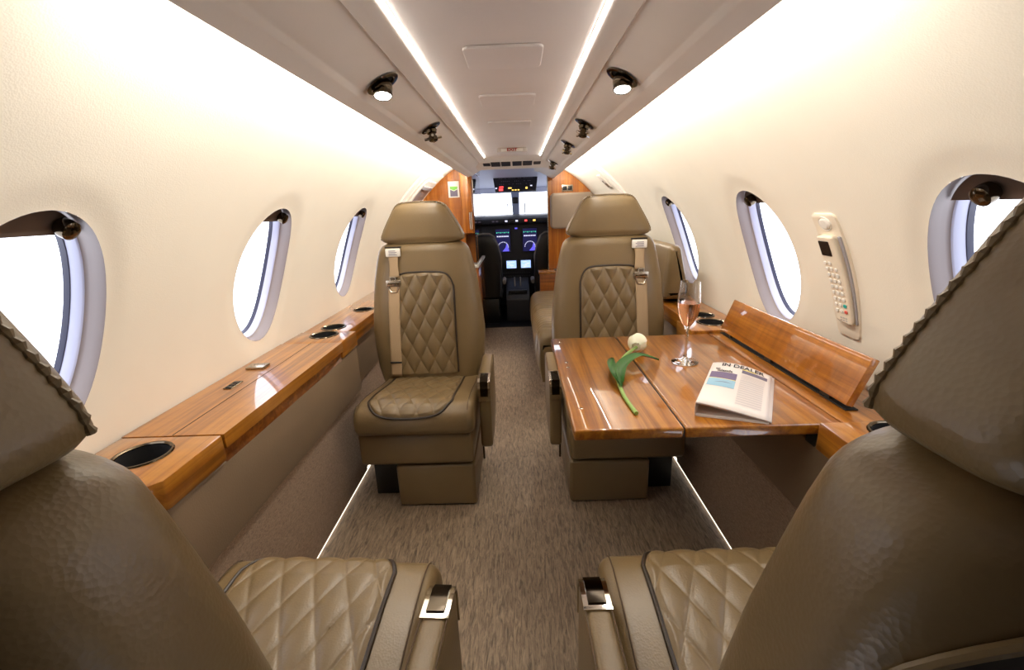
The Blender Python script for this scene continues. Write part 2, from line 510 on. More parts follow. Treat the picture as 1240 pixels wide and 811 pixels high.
# arch seam where the liner meets the entry section
def arch(y, name, mat, d0, d1, yw, z0=.3, z1=1.47, side=-1):
    n = 40; rr = []
    for (dd, yy) in ((-.004, y), (d0, y), (d1, y+yw*.5), (d0, y+yw), (-.004, y+yw)):
        rr.append([wall_pt(side, yy, z0+(z1-z0)*(k/n)**.8, dd) for k in range(n+1)])
    mb = MB(); m = n+1
    v = [p for r in rr for p in r]; f = []
    for a in range(4):
        for k in range(n): f.append((a*m+k, a*m+k+1, (a+1)*m+k+1, (a+1)*m+k))
    mb.add(v, f)
    return struct(mb, name, mat)
arch(2.96, 'trim_7', M['panel'], .012, .022, .05, side=-1)
arch(3.02, 'trim_8', M['panel'], .012, .022, .05, side=1)

# floor edge light strips under the dados
for side, nm in ((-1, 'baseboard_left'), (1, 'baseboard_right')):
    struct(MB().box(side*.722-.004, side*.722+.004, .35, 2.9, .001, .005), nm, M['ledfloor'])

# ================================================================ SIDE CONSOLES
def console(side, deployed):
    lab = ('long glossy wooden side console with closed lid and two cup holders along the left wall' if not deployed else
           'long glossy wooden side console with its lid raised, beside the folding table')
    t = thing('side_console', lab, 'console', (side*.80, .66, 0), 0, 'wooden side consoles')
    sx = lambda pts: [(side*x, y) for x, y in pts]
    # leather and carpet fronts, turning in at the near end
    lp = round_poly([(.69, 1.825), (.69, .74), (.75, .67), (.90, .67), (.90, 1.825)], [0, .05, .04, 0, 0], 6)
    b = MB().prism(sx(lp), .41, .606, .006, 3); b.build('leather_panel', M['consoleleather'], t, True)
    lp2 = round_poly([(.700, 1.822), (.700, .75), (.76, .682), (.86, .682), (.86, 1.822)], [0, .05, .04, 0, 0], 6)
    lp3 = [(x+.018, y) for x, y in lp2]
    MB().loft([[Vector((side*x, y, z)) for x, y in q] for q, z in ((lp3, .006), (lp2, .405))]).build('carpet_panel', M['dado'], t, True)
    # wooden top: near section with a cup holder
    near_y = .925 if not deployed else .905
    xi = .682 if not deployed else .674
    o = MB().prism(sx([(xi, near_y), (xi, .745), (.75, .668), (.922, .668), (.922, near_y)]), .61, .676, .005, 2).build('near_top', M['wood'], t, True)
    inv = wm(t).inverted()
    def holes(ob, cen):
        cs = []
        for (x, y) in cen:
            c = MB().lathe([(.050, .56), (.050, .70)], 40, inv @ Matrix.Translation((side*x, y, 0))).build('cutter', M['black'])
            c.parent = t; cs.append(c)
        cut(ob, cs)
    def cup(x, y, z=.676):
        T = Matrix.Translation((side*x, y, z))
        c = MB().lathe([(.0495, -.004), (.0495, .001), (.052, .0035), (.056, .0035), (.058, .0005), (.0565, -.0005), (.0505, -.002)], 44, T, False).build('cup_holder', M['darkchrome'], t, True)
        MB().lathe([(.0492, -.001), (.047, -.06), (.0, -.06)], 40, T, False).build('cup_well', M['darkvoid'], c, True)
    holes(o, [(.803, .842)]); cup(.803, .842)
    o = MB().prism(sx([(xi+.002, 1.828), (xi+.002, 1.662), (.922, 1.662), (.922, 1.828)]), .61, .676, .005, 2).build('far_top', M['wood'], t, True)
    holes(o, [(.800, 1.775)]); cup(.800, 1.775)
    if not deployed:
        MB().prism(sx([(.803, .9265), (.922, .9265), (.922, 1.6605), (.803, 1.6605)]), .61, .676).build('wall_strip', M['wood'], t, True)
        l = MB().prism(sx([(.680, .9275), (.8015, .9275), (.8015, 1.6595), (.680, 1.6595)]), .640, .676).build('lid', M['wood'], t, True)
        r = MB().prism(sx([(.690, .928), (.80, .928), (.80, 1.659), (.690, 1.659)]), .598, .637, .004, 2).build('front_rail', M['woodx'], t, True)
        MB().box(side*.8022-.0014, side*.8022+.0014, .93, 1.658, .66, .6763).build('lid_gap', M['darkvoid'], t, True)
        MB().box(side*.862-.03, side*.862+.03, 1.372, 1.415, .676, .684, .002).build('metal_flap', M['nickel'], t, True)
        u = MB().box(side*.848-.013, side*.848+.013, 1.205, 1.265, .676, .679, .001, 1).build('socket_plate', M['darkchrome'], t, True)
        for k in range(3):
            MB().box(side*.848-.008, side*.848+.008, 1.210+k*.018, 1.223+k*.018, .679, .6802).build('socket', M['black'], u, True)
    else:
        MB().prism(sx([(.742, .9065), (.922, .9065), (.922, 1.6605), (.742, 1.6605)]), .61, .664, .002, 1).build('wall_strip', M['wood'], t, True)
        # raised lid leaning on the wall, with three hinges
        th = math.atan2(.115, .043)
        T = Matrix.Translation((.800, 0, .668)) @ Matrix.Rotation(-th, 4, 'Y')
        l = MB().box(.004, .128, .978, 1.659, 0, .020, .003, 2, T).build('lid', M['woodflame'], t, True)
        for y in (1.06, 1.33, 1.60):
            h = MB().box(.787, .799, y-.02, y+.02, .666, .682, .002, 1)
            h.tube([(.793, y-.014, .682), (.793, y+.014, .682)], .005, 8)
            h.build('hinge', M['black'], l, True)
        MB().box(.785, .815, .978, 1.659, .6645, .667).build('hinge_gap', M['darkvoid'], t, True)
        MB().box(.700, .742, .935, 1.66, .60, .612).build('slide_rail', M['black'], t, True)
        br = MB().box(.690, .735, .925, .965, .596, .634, .003, 1).build('slide_bracket', M['black'], t, True)
    return t
console(-1, False)
console(1, True)

def second_console(side):
    lab = 'wooden ledge console with two cup holders behind the far %s seat' % ('left' if side < 0 else 'right')
    t = thing('ledge_console', lab, 'console', (side*.82, 2.3, 0), 0, 'ledge consoles behind the far seats')
    P = lambda x0, x1, y0, y1: [(side*x0, y0), (side*x1, y0), (side*x1, y1), (side*x0, y1)]
    MB().prism(P(.742, .90, 1.835, 2.93), .40, .60, .005, 2).build('leather_panel', M['consoleleather'], t, True)
    MB().prism(P(.750, .86, 1.835, 2.93), .006, .398).build('carpet_panel', M['dado'], t, True)
    o = MB().prism(P(.722, .922, 1.832, 2.94), .602, .672, .006, 2).build('wood_top', M['wood'], t, True)
    inv = wm(t).inverted(); cs = []
    for x, y in ((.815, 1.915), (.80, 2.27)):
        c = MB().lathe([(.046, .56), (.046, .70)], 40, inv @ Matrix.Translation((side*x, y, 0))).build('cutter', M['black']); c.parent = t; cs.append(c)
    cut(o, cs)
    for x, y in ((.815, 1.915), (.80, 2.27)):
        T = Matrix.Translation((side*x, y, .672))
        c = MB().lathe([(.0455, -.004), (.0455, .001), (.048, .0035), (.052, .0035), (.054, .0005), (.0525, -.0005), (.0465, -.002)], 44, T, False).build('cup_holder', M['darkchrome'], t, True)
        MB().lathe([(.0452, -.001), (.043, -.06), (.0, -.06)], 40, T, False).build('cup_well', M['darkvoid'], c, True)
second_console(-1); second_console(1)

# ================================================================ FOLDING TABLE
tb = thing('folding_table', 'glossy wooden folding table swung out before the far right seat', 'table', (.43, 1.285, .6))
def leaf(x0, x1):
    return MB().box(x0, x1, .917, 1.656, .637, .665, .006, 3)
leaf(.134, .3835).build('table_leaf', M['wood'], tb, True)
leaf(.3865, .738).build('table_leaf', M['wood'], tb, True)
MB().box(.3838, .3862, .922, 1.652, .640, .6625).build('centre_hinge', M['black'], tb, True)
for (x, y) in ((.165, 1.03), (.165, 1.33), (.165, 1.375), (.165, 1.6)):
    MB().lathe([(.0055, .6648), (.0055, .666), (.003, .6666), (0, .6666)], 14, Matrix.Translation((x, y, 0))).build('brass_stud', M['chrome'], tb, True)
MB().box(.40, .70, 1.24, 1.33, .612, .637, .004).build('support_arm', M['black'], tb, True)

# things on the table
TZ = .6652
fl = thing('champagne_flute', 'stemmed glass flute of rose wine standing on the folding table', 'glass', (.537, 1.345, TZ))
outer = [(0.0, .0), (.036, .0), (.0405, .0015), (.0405, .003), (.030, .006), (.012, .011), (.006, .018), (.0042, .035), (.0042, .085), (.0048, .105), (.009, .118), (.020, .135), (.0285, .155),
         (.0335, .18), (.034, .195), (.0325, .22), (.0295, .258)]
inner = [(.0285, .258), (.0312, .22), (.0327, .195), (.0322, .18), (.0272, .156), (.0188, .137), (.008, .122), (0.0, .1195)]
MB().lathe(outer+inner, 48, None, False).build('glass_body', M['glass'], fl)
wine = [(0, .1192), (.0078, .1216), (.0186, .1365), (.0270, .1555), (.0320, .18), (.0325, .1935), (0, .1935)]
MB().lathe(wine, 48, None, False).build('wine', M['wine'], fl)

tu = thing('tulip', 'single white tulip lying on the folding table near the wine glass', 'flower', (.40, 1.35, TZ))
stem_pts = []
ctrl = [Vector((.292, .985, TZ+.005)), Vector((.286, 1.10, TZ+.006)), Vector((.300, 1.24, TZ+.012)), Vector((.345, 1.35, TZ+.022)), Vector((.402, 1.42, TZ+.030))]
def catmull(c, n=8):
    out = []
    for i in range(len(c)-1):
        p0, p1, p2, p3 = c[max(0, i-1)], c[i], c[i+1], c[min(len(c)-1, i+2)]
        for k in range(n):
            t = k/n
            out.append(.5*((2*p1)+(p2-p0)*t+(2*p0-5*p1+4*p2-p3)*t*t+(3*p1-p0-3*p2+p3)*t**3))
    return out+[c[-1]]
MB().tube(catmull(ctrl), .0052, 10).build('stem', M['stem'], tu, True)
fdir = Vector((.35, .93, .12)).normalized(); fz = fdir; fx = fz.cross(Vector((0, 0, 1))).normalized(); fy = fz.cross(fx)
FM = Matrix((fx, fy, fz)).transposed().to_4x4(); FM.translation = Vector((.402, 1.42, TZ+.034))
for k in range(6):
    a0 = k*PI/3; rr = 1.0 if k % 2 else .93
    def petal(u, v, a0=a0, rr=rr):
        wv = .62*math.sin(PI*min(1, .12+v*.88))**.55 if v < .999 else .05
        a = a0+(u-.5)*2*wv*1.25
        r = rr*.034*(math.sin(PI*(.10+.80*v))**.7)*(1-.25*v*v)
        return (r*math.cos(a), r*math.sin(a), -.004+v*.074)
    MB().grid(petal, 10, 12).build('petal', M['petal'], tu).matrix_basis = wm(tu).inverted() @ FM
def leafblade(pts, w, name='leaf'):
    c = catmull([Vector(p) for p in pts], 8); n = len(c)-1
    def fn(u, v):
        i = min(n, int(round(v*n))); p = c[i]; d = (c[min(n, i+1)]-c[max(0, i-1)]).normalized()
        s = d.cross(Vector((0, 0, 1))).normalized()
        ww = w*math.sin(PI*min(.995, .06+.94*v))**.75
        x = (u-.5)*2
        return p+s*(x*ww)+Vector((0, 0, abs(x)**1.5*.010*(1-v*.5)))
    MB().grid(fn, 8, n).build(name, M['leaf'], tu, True)
leafblade([(.290, 1.145, TZ+.010), (.318, 1.26, TZ+.022), (.385, 1.33, TZ+.030), (.452, 1.335, TZ+.012)], .019)
leafblade([(.288, 1.13, TZ+.010), (.286, 1.21, TZ+.020), (.292, 1.29, TZ+.024), (.312, 1.365, TZ+.012)], .013)

# newspaper: a folded tabloid, fold on its left, lying open towards the window
nw = thing('newspaper', 'folded newspaper with a mauve and blue picture lying on the folding table', 'newspaper', (.57, 1.15, TZ))
NA = Vector((.428, .972, 0)); NL = Vector((.150, .262, 0)); NLn = NL.normalized(); NLl = NL.length
NW = Vector((.148, -.053, 0)).normalized()                       # away from the fold
WID = .158
def sheet_pt(u, v, h0, h1, curl=.018, du=0):
    """u across from the fold (0..1), v along the fold (0..1)"""
    rr = (h1)*.5
    z = h1 + curl*math.sin(PI*min(1, u*1.0)**.8)*(.35+.65*v) - .010*u
    return NA + NLn*(v*NLl) + NW*(u*WID) + Vector((0, 0, TZ+z))
def paper_loop(h, wtop, wbot, inset, v0, v1, curl):
    """a folded sheet: bottom leaf, rounded fold, top leaf"""
    prof = []
    for k in range(9): prof.append((wbot*(1-k/8), .001+inset))
    for k in range(1, 8):
        a = -PI/2-PI*k/8
        prof.append((math.cos(a)*.012, (h)/2+.0005+inset/2+math.sin(a)*(h-inset)/2))
    for k in range(15):
        u = wtop*k/14
        prof.append((u, None))
    def fn(i, v):
        u, z = prof[i]
        vv = v0+(v1-v0)*v
        if z is None: z = h+curl*math.sin(PI*min(1, (u/wtop))**.85)*(.15+.85*vv)-.028*(u/wtop)
        return NA+NLn*(vv*NLl)+NW*(u*WID)+Vector((0, 0, TZ+z))
    n = len(prof); nv = 10
    v = [fn(i, j/nv) for j in range(nv+1) for i in range(n)]
    f = [(j*n+i, j*n+i+1, (j+1)*n+i+1, (j+1)*n+i) for j in range(nv) for i in range(n-1)]
    return v, f
for (h, wt, wb, ins, v0, v1, cu) in ((.036, .97, .98, .0, 0, 1, .012), (.033, 1.01, .93, .0025, .004, .985, .011)):
    mb = MB(); mb.add(*paper_loop(h, wt, wb, ins, v0, v1, cu))
    o = mb.build('sheet', M['paper'], nw, True, smooth=50)
    sd = o.modifiers.new('thickness', 'SOLIDIFY'); sd.thickness = .0016; sd.offset = 0
def on_paper(u, v, lift=.0012):
    z = .036+.012*math.sin(PI*min(1, (u/.97))**.85)*(.15+.85*v)-.028*(u/.97)
    return NA+NLn*(v*NLl)+NW*(u*WID)+Vector((0, 0, TZ+z+lift))
def ink(u0, u1, v0, v1, mat, name, lift=.0014, nu=10, nv=6, vf=None):
    MB().grid(lambda a, b: on_paper(u0+(u1-u0)*a, (v0+(v1-v0)*b) if vf is None else vf(u0+(u1-u0)*a, b), lift), nu, nv).build(name, mat, nw, True)
ink(.03, .44, .585, .74, M['inkmauve'], 'picture')
ink(.03, .44, .40, .575, M['inkblue'], 'picture')
ink(.03, .44, .572, .588, M['inkyellow'], 'picture_band')
ink(.12, .40, .455, .485, M['inkmauve'], 'picture_band', .0018, 10, 3, lambda u, b: .47+.03*math.sin((u-.1)*8)+b*.012*math.sin(PI*(u-.12)/.28))
ink(.50, .90, .80, .875, M['inkgrey'], 'headline_box')
ink(.50, .72, .878, .905, M['inkyellow'], 'headline_strip')
mbt = MB()
for k in range(5):
    v = .755-k*.024
    mbt.grid(lambda a, b, v=v: on_paper(.50+.37*a, v+.010*b, .0014), 8, 1)
for k in range(12):
    v = .615-k*.044
    mbt.grid(lambda a, b, v=v: on_paper(.50+.36*a, v+.030*b, .0014), 8, 1)
mbt.build('text_column', M['inkfaint'], nw, True)
def paper_text(body, u, v, size, mat, name, fill=None):
    """each letter laid on the curved page"""
    cu = bpy.data.curves.new(name, 'FONT'); cu.body = body; cu.size = size; cu.align_x = 'CENTER'; cu.align_y = 'CENTER'; cu.offset = size*.018
    tmp = bpy.data.objects.new('tmp', cu); C.objects.link(tmp); bpy.context.view_layer.update()
    me = bpy.data.meshes.new_from_object(tmp.evaluated_get(bpy.context.evaluated_depsgraph_get())); bpy.data.objects.remove(tmp)
    inv = wm(nw).inverted()
    for vt in me.vertices:
        vt.co = inv @ on_paper(u+vt.co.x/WID, v+1.5*vt.co.y/NLl, .0020)
    me.materials.clear(); me.materials.append(mat)
    o = bpy.data.objects.new(name, me); C.objects.link(o); o.parent = nw
paper_text('IN DEALER', .50, .93, .0225, M['ink'], 'masthead')
paper_text('islands', .24, .775, .0145, M['ink'], 'headline')
paper_text('to', .12, .822, .013, M['ink'], 'headline')

# ================================================================ CLUB SEATS  (local: faces -y, aisle armrest at +x, belt at -x)
def interp(tab, x):
    if x <= tab[0][0]: return tab[0][1]
    for (a, b), (c, d) in zip(tab[:-1], tab[1:]):
        if x <= c:
            t = (x-a)/(c-a); return b+(d-b)*t
    return tab[-1][1]
HW = [(.38, .235), (.45, .252), (.55, .261), (.62, .263), (.70, .257), (.78, .248), (.85, .239), (.92, .224), (.966, .213), (.99, .204), (1.005, .192), (1.018, .168), (1.026, .115), (1.03, .05)]
def back_hw(z): return interp(HW, z)
def back_yc(z): return .092+.085*(z-.40)
def back_ht(z):
    base = .095-.018*max(0, (z-.75)/.28)
    if z > .985: base *= math.sqrt(max(.05, 1-((z-.985)/.048)**2))
    return base
def sellipse(hw, ht, n, ex, sx=1):
    out = []
    for k in range(n):
        a = 2*PI*k/n; c, s = math.cos(a), math.sin(a)
        out.append((hw*math.copysign(abs(c)**(2/ex), c), ht*math.copysign(abs(s)**(2/ex), s)))
    return out
EX = 3.2
def back_front(x, z):
    q = min(.999, abs(x)/back_hw(z))
    return back_yc(z)-back_ht(z)*(1-q**EX)**(1/EX)
def quilt(u, v, w=.066, h=.132):
    p = u/w+v/h; q = u/w-v/h
    a = abs(math.sin(PI*p)); b = abs(math.sin(PI*q))
    return (a*b)**.36

def make_seat(mir):
    t = thing('club_seat', 'x', 'seat')
    B = lambda mb, n, m, par=t, sm=40: mb.build(n, m, par, smooth=sm, mirror=mir)
    # backrest shell
    zs = [.38+.02*k for k in range(30)]+[.978, .986, .993, 1.0, 1.006, 1.012, 1.017, 1.021, 1.0245, 1.027, 1.0285]
    rings = []
    for z in zs:
        rings.append([Vector((x, back_yc(z)+y, z)) for x, y in sellipse(back_hw(z), back_ht(z), 72, EX)])
    bk = B(MB().loft(rings), 'backrest', M['leather'], sm=60)
    # recessed dark panel with piping on the rear of the backrest
    rear = lambda u, z: back_yc(z)+back_ht(z)*(1-min(.999, abs(u)/back_hw(z))**EX)**(1/EX)
    def rp(a, b):
        z = .42+.580*(1-(1-b)**1.7); q = max(0, (z-.86)/.1402); u = (a-.5)*2*.968*back_hw(z)*max(.02, 1-q**3.0)**(1/3.0)
        return (u, rear(u, z)+.004, z)
    B(MB().grid(rp, 60, 60), 'rear_panel', M['backwall'], bk, 60)
    rim = [rp(0, k/30) for k in range(31)]+[rp(k/40, 1) for k in range(1, 40)]+[rp(1, k/30) for k in range(30, -1, -1)]
    B(MB().tube(rim, .0035, 8), 'rear_piping', M['leather'], bk)
    # quilted panel on the front of the backrest
    ZT = lambda u: .892-.55*u*u-.05*abs(u/.135)**9
    def qp(a, b):
        u = (a-.5)*2*.135; z = .43+(ZT(u)-.43)*b
        edge = min(1, min(.135-abs(u), ZT(u)-z+.0005)/.012)
        return (u, back_front(u, z)-.0035-.0115*quilt(u, z-.43)*max(0, edge), z)
    B(MB().grid(qp, 90, 150), 'quilted_panel', M['quilt'], sm=0 or 60)
    pp = [(-.137, z) for z in [.43+.03*k for k in range(13)]]
    top = [(-.137+.274*k/40) for k in range(41)]
    pts = [(-.138, .43+(ZT(.135)-.43)*k/14) for k in range(14)]+[(u, ZT(u)+.003) for u in [(-.137+.274*k/40) for k in range(41)]]+[(.138, ZT(.135)-(ZT(.135)-.43)*k/14) for k in range(1, 15)]
    B(MB().tube([(u, back_front(u, z)-.003, z) for u, z in pts], .0042, 8), 'back_piping', M['piping'])
    # headrest
    HH = [(1.020, .165), (1.026, .181), (1.034, .1885), (1.05, .187), (1.08, .173), (1.11, .156), (1.14, .138), (1.165, .123), (1.180, .112), (1.190, .099), (1.196, .078), (1.199, .04)]
    rings = []
    for z, hw in HH:
        ht = .072 if z < 1.15 else .072*math.sqrt(max(.06, 1-((z-1.15)/.052)**2))
        if z < 1.03: ht *= .9
        rings.append([Vector((x, .153+y+.06*(z-1.1), z)) for x, y in sellipse(hw, ht, 72, 4.0)])
    hr = B(MB().loft(rings), 'headrest', M['leather'], sm=60)
    ol = []
    for z, hw in [(1.034, .1885), (1.05, .187), (1.08, .173), (1.11, .156), (1.14, .138), (1.165, .123), (1.18, .112), (1.19, .099), (1.196, .078), (1.199, .0)]:
        ol.append((hw, z))
    ol = [(x, z) for x, z in ol]+[(-x, z) for x, z in ol[-2::-1]]
    dense = []
    for (a, b), (c, d) in zip(ol[:-1], ol[1:]):
        L = math.hypot(c-a, d-b); n = max(1, int(L/.0022))
        dense += [(a+(c-a)*k/n, b+(d-b)*k/n) for k in range(n)]
    dense.append(ol[-1])
    rs = [.0028+.0011*math.sin(i*2*PI/4.0) for i in range(len(dense))]
    B(MB().tube([(x*.980, .153-.040+.06*(z-1.1), z-.001) for x, z in dense], .003, 8, rs=rs), 'headrest_seam', M['leather'], hr)
    B(MB().box(-.10, .10, .11, .17, 1.012, 1.03), 'headrest_post', M['black'], hr)
    # seat cushion
    prof = [(.03, .335), (.03, .40), (-.02, .404), (-.12, .418), (-.22, .436), (-.30, .449), (-.365, .454)]
    cx, cz, cr = -.380, .391, .062
    for k in range(1, 8):
        a = PI/2+.12+k/7*(PI/2-.12); prof.append((cx+cr*math.cos(a), cz+cr*math.sin(a)))
    prof += [(-.442, .365), (-.436, .345), (-.418, .336)]
    B(pad(MB(), prof[::-1], -.214, .247, .030, 'x', 5), 'seat_cushion', M['leather'], sm=50)
    # quilted insert follows the cushion over its front lip
    path = [(y, z) for y, z in prof[1:-2]]
    cum = [0]
    for a, b in zip(path[:-1], path[1:]): cum.append(cum[-1]+math.hypot(b[0]-a[0], b[1]-a[1]))
    def along(s):
        for i in range(len(path)-1):
            if s <= cum[i+1]+1e-9:
                k = (s-cum[i])/(cum[i+1]-cum[i]); a, b = path[i], path[i+1]
                d = Vector((b[0]-a[0], b[1]-a[1])).normalized()
                return a[0]+(b[0]-a[0])*k, a[1]+(b[1]-a[1])*k, (-d.y, d.x) if False else (d.y, -d.x)
        a, b = path[-2], path[-1]; d = Vector((b[0]-a[0], b[1]-a[1])).normalized()
        return b[0], b[1], (d.y, -d.x)
    def nrm(s):
        acc = Vector((0, 0))
        for ds in (-.02, -.01, 0, .01, .02):
            q = along(max(0, min(cum[-1]-1e-4, s+ds)))[2]; acc += Vector(q)
        return acc.normalized()
    S1 = cum[-1]-.05; UW = .160
    Tm = lambda u: S1-.020*(u/UW)**2-.060*abs(u/UW)**7
    def sp(u, s, lift):
        y, z, _ = along(s); n = nrm(s)
        if n.y < 0 and s < .3: n = -n
        return Vector((u, y+n.x*lift, z+n.y*lift))
    sgn = 1 if (lambda q: q.y > 0)(nrm(.15)) else -1
    def sp2(u, s, lift):
        y, z, _ = along(s); n = nrm(s)*sgn
        return Vector((u, y+n.x*lift, z+n.y*lift))
    def qs(a, b):
        u = (a-.5)*2*UW; s = .03+(Tm(u)-.03)*b
        e = max(0, min(1, min(UW-abs(u), Tm(u)-s)/.012))
        return sp2(u, s, .003+.0066*quilt(u, s)**.8*e)
    B(MB().grid(qs, 110, 150), 'quilted_insert', M['quilt'], sm=60)
    pts = [(-UW, .03+(Tm(UW)-.03)*k/16) for k in range(16)]+[(-UW+2*UW*k/48, Tm(-UW+2*UW*k/48)) for k in range(49)]+[(UW, Tm(UW)-(Tm(UW)-.03)*k/16) for k in range(1, 17)]
    B(MB().tube([sp2(u*1.015, s+.002, .003) for u, s in pts], .0045, 8), 'seat_piping', M['piping'])
    # stitched seams on the bolsters
    for s in (-.195, .224):
        B(MB().tube([sp2(s, .03+.43*k/30, .0004) for k in range(31)], .0014, 6), 'bolster_seam', M['stitch'])
    # skirt, pedestal and floor base
    B(pad(MB(), rrect(-.412, .02, .198, .336, .018), -.212, .234, .018), 'skirt', M['leather'])
    B(pad(MB(), rrect(-.40, .0, .004, .188, .012), -.080, .234, .014), 'pedestal', M['leather'])
    B(MB().box(-.200, -.085, -.31, .02, .002, .20, .004), 'base_frame', M['black'])
    # aisle armrest with its chrome latch
    ap = round_poly([(-.305, .20), (-.305, .502), (.01, .515), (.01, .26), (-.15, .19)], [.03, .022, .02, .03, .05], 6)
    ar = B(pad(MB(), ap, .256, .304, .012), 'armrest', M['leather'])
    path2 = [(-.3065, .415), (-.3065, .478), (-.301, .4935), (-.287, .5005), (-.228, .5035)]
    def lat(off, x0, x1, p):
        mb = MB(); rings = []
        for i, (y, z) in enumerate(p):
            a = Vector(p[max(0, i-1)]); b = Vector(p[min(len(p)-1, i+1)]); d = (b-a).normalized(); n = Vector((-d.y, d.x))
            rings.append([Vector((x0, y+n.x*.0, z+n.y*.0)), Vector((x1, y, z)), Vector((x1, y+n.x*off, z+n.y*off)), Vector((x0, y+n.x*off, z+n.y*off))])
        return mb.loft(rings)
    lt = B(lat(.0045, .2555, .3045, path2), 'latch', M['chrome'], ar, 30)
    B(lat(.0070, .2645, .2955, [(-.3065, .437), (-.3065, .478), (-.301, .4935), (-.287, .5005), (-.240, .5028)]), 'latch_lever', M['blackchrome'], ar, 30)
    for x in (.2575, .3025):
        B(MB().tube([(x, y-.0, z) for y, z in ap[8:-8]], .0013, 6), 'arm_seam', M['stitch'], ar)
    rl = B(MB().box(.248, .2535, -.10, -.03, .44, .475, .002), 'recline_lever', M['nickel'])
    B(MB().tube([(.262, -.27, .205), (.262, -.27, .135)], .004, 8), 'arm_stay', M['darkchrome'])
    # shoulder belt
    def bp(x, z, lift): return Vector((x, back_front(x, z)-lift, z))
    bx = lambda z: -.150+.028*(z-.43)/.56
    def belt(a, b, z0=.42, z1=.845, w=.026):
        z = z0+(z1-z0)*b; x = bx(z)+(a-.5)*2*w
        return bp(x, z, .0145)
    sb = B(MB().grid(belt, 6, 30), 'seat_belt', M['strap'])
    s2 = B(MB().grid(lambda a, b: bp(bx(.95)+(a-.5)*2*(.024-.004*math.sin(PI*b)), .875+(.975-.875)*b, .0145), 6, 10), 'belt_strap', M['strap'], sb)
    for o_ in (sb, s2):
        md = o_.modifiers.new('thickness', 'SOLIDIFY'); md.thickness = .002; md.offset = 0
    zc = .983
    Tb = Matrix.Translation((bx(zc), back_front(bx(zc), zc)-.017, zc))
    B(MB().box(-.033, .033, -.006, .006, -.018, .018, .004, 2, Tb), 'belt_guide', M['white'], sb)
    g = MB()
    for r in range(4):
        g.box(-.018, .018-.006*(r % 2), -.0066, -.006, -.011+r*.006, -.0085+r*.006, 0, 1, Tb)
    B(g, 'guide_print', M['inkgrey'], sb)
    B(MB().box(-.036, .036, .002, .012, .020, .026, .001, 1, Tb), 'belt_slot', M['darkvoid'], sb)
    zb = .848
    Tb = Matrix.Translation((bx(zb), back_front(bx(zb), zb)-.0185, zb))
    g = MB().box(-.033, .033, -.005, .005, -.012, .016, .003, 2, Tb)
    g.tube([Tb @ Vector(p) for p in ((-.024, -.002, -.012), (-.013, -.002, -.037), (.013, -.002, -.037), (.024, -.002, -.012))], .005, 8)
    g.tube([Tb @ Vector(p) for p in ((-.012, -.002, .016), (-.012, -.002, .030), (.012, -.002, .030), (.012, -.002, .016))], .003, 8)
    B(g, 'buckle', M['nickel'], sb)
    B(MB().box(-.025, .025, -.0085, -.004, -.002, .004, .001, 1, Tb), 'buckle_bar', M['darkchrome'], sb)
    zb = .487
    B(MB().box(-.027, .027, -.004, .002, -.004, .004, .001, 1, Matrix.Translation((bx(zb), back_front(bx(zb), zb)-.0155, zb))), 'belt_keeper', M['black'], sb)
    return t
SG = 'tan leather club seats'
A = make_seat(1); Bs = make_seat(-1)
NL_, NR_ = copy_tree(Bs), copy_tree(A)
A.location = (-.415, 1.95, 0)
tag(A, 'quilted tan leather seat facing the camera beside the closed wooden console', 'seat', SG)
Bs.location = (.430, 1.95, 0)
tag(Bs, 'quilted tan leather seat facing the camera behind the folding table', 'seat', SG)
NL_.location = (-.431, .366, 0); NL_.rotation_euler = (0, 0, PI-.045)
tag(NL_, 'tan leather seat in the left foreground seen from behind', 'seat', SG)
NR_.location = (.417, .366, 0); NR_.rotation_euler = (0, 0, PI+.01)
tag(NR_, 'tan leather seat in the right foreground seen from behind', 'seat', SG)

# ================================================================ LAMPS, NOZZLES, CEILING THINGS
PX, PZ, PT = .262, 1.4268, math.radians(28.5)
LG = 'overhead reading lamps'
for side, y, lab, tgt in ((-1, 1.070, 'lit round reading lamp in the left overhead panel', (-.12, .72, 0)), (1, 1.105, 'lit round reading lamp in the right overhead panel', (.05, .9, 0))):
    x = side*PX
    t = thing('reading_lamp', lab, 'lamp', (x, y, PZ), 0, LG); t.rotation_euler = (0, side*PT, 0)
    MB().lathe([(.027, -.001), (.036, -.0012), (.0385, -.003), (.037, -.0045), (.029, -.0052), (.026, -.003), (.025, .004)], 36, None, False).build('bezel', M['darkchrome'], t)
    MB().lathe([(.027, -.0005), (0, -.0004)], 30, None, False).build('recess', M['darkvoid'], t)
    d = (Matrix.Rotation(-side*PT, 3, 'Y') @ Vector((-side*.05, -.30, -1))).normalized()
    q = d.to_track_quat('Z', 'Y').to_matrix().to_4x4()
    MB().lathe([(.0, -.004), (.018, -.002), (.0215, .006), (.0215, .014), (.0185, .019), (.0205, .0205), (.0205, .0285), (.0185, .0305), (.0168, .0288)], 32, q, False).build('lamp_barrel', M['darkchrome'], t)
    MB().lathe([(.0170, .0292), (.012, .0300), (0, .0305)], 32, q, False).build('lens', M['lamp'], t)
NG = 'overhead air nozzles'
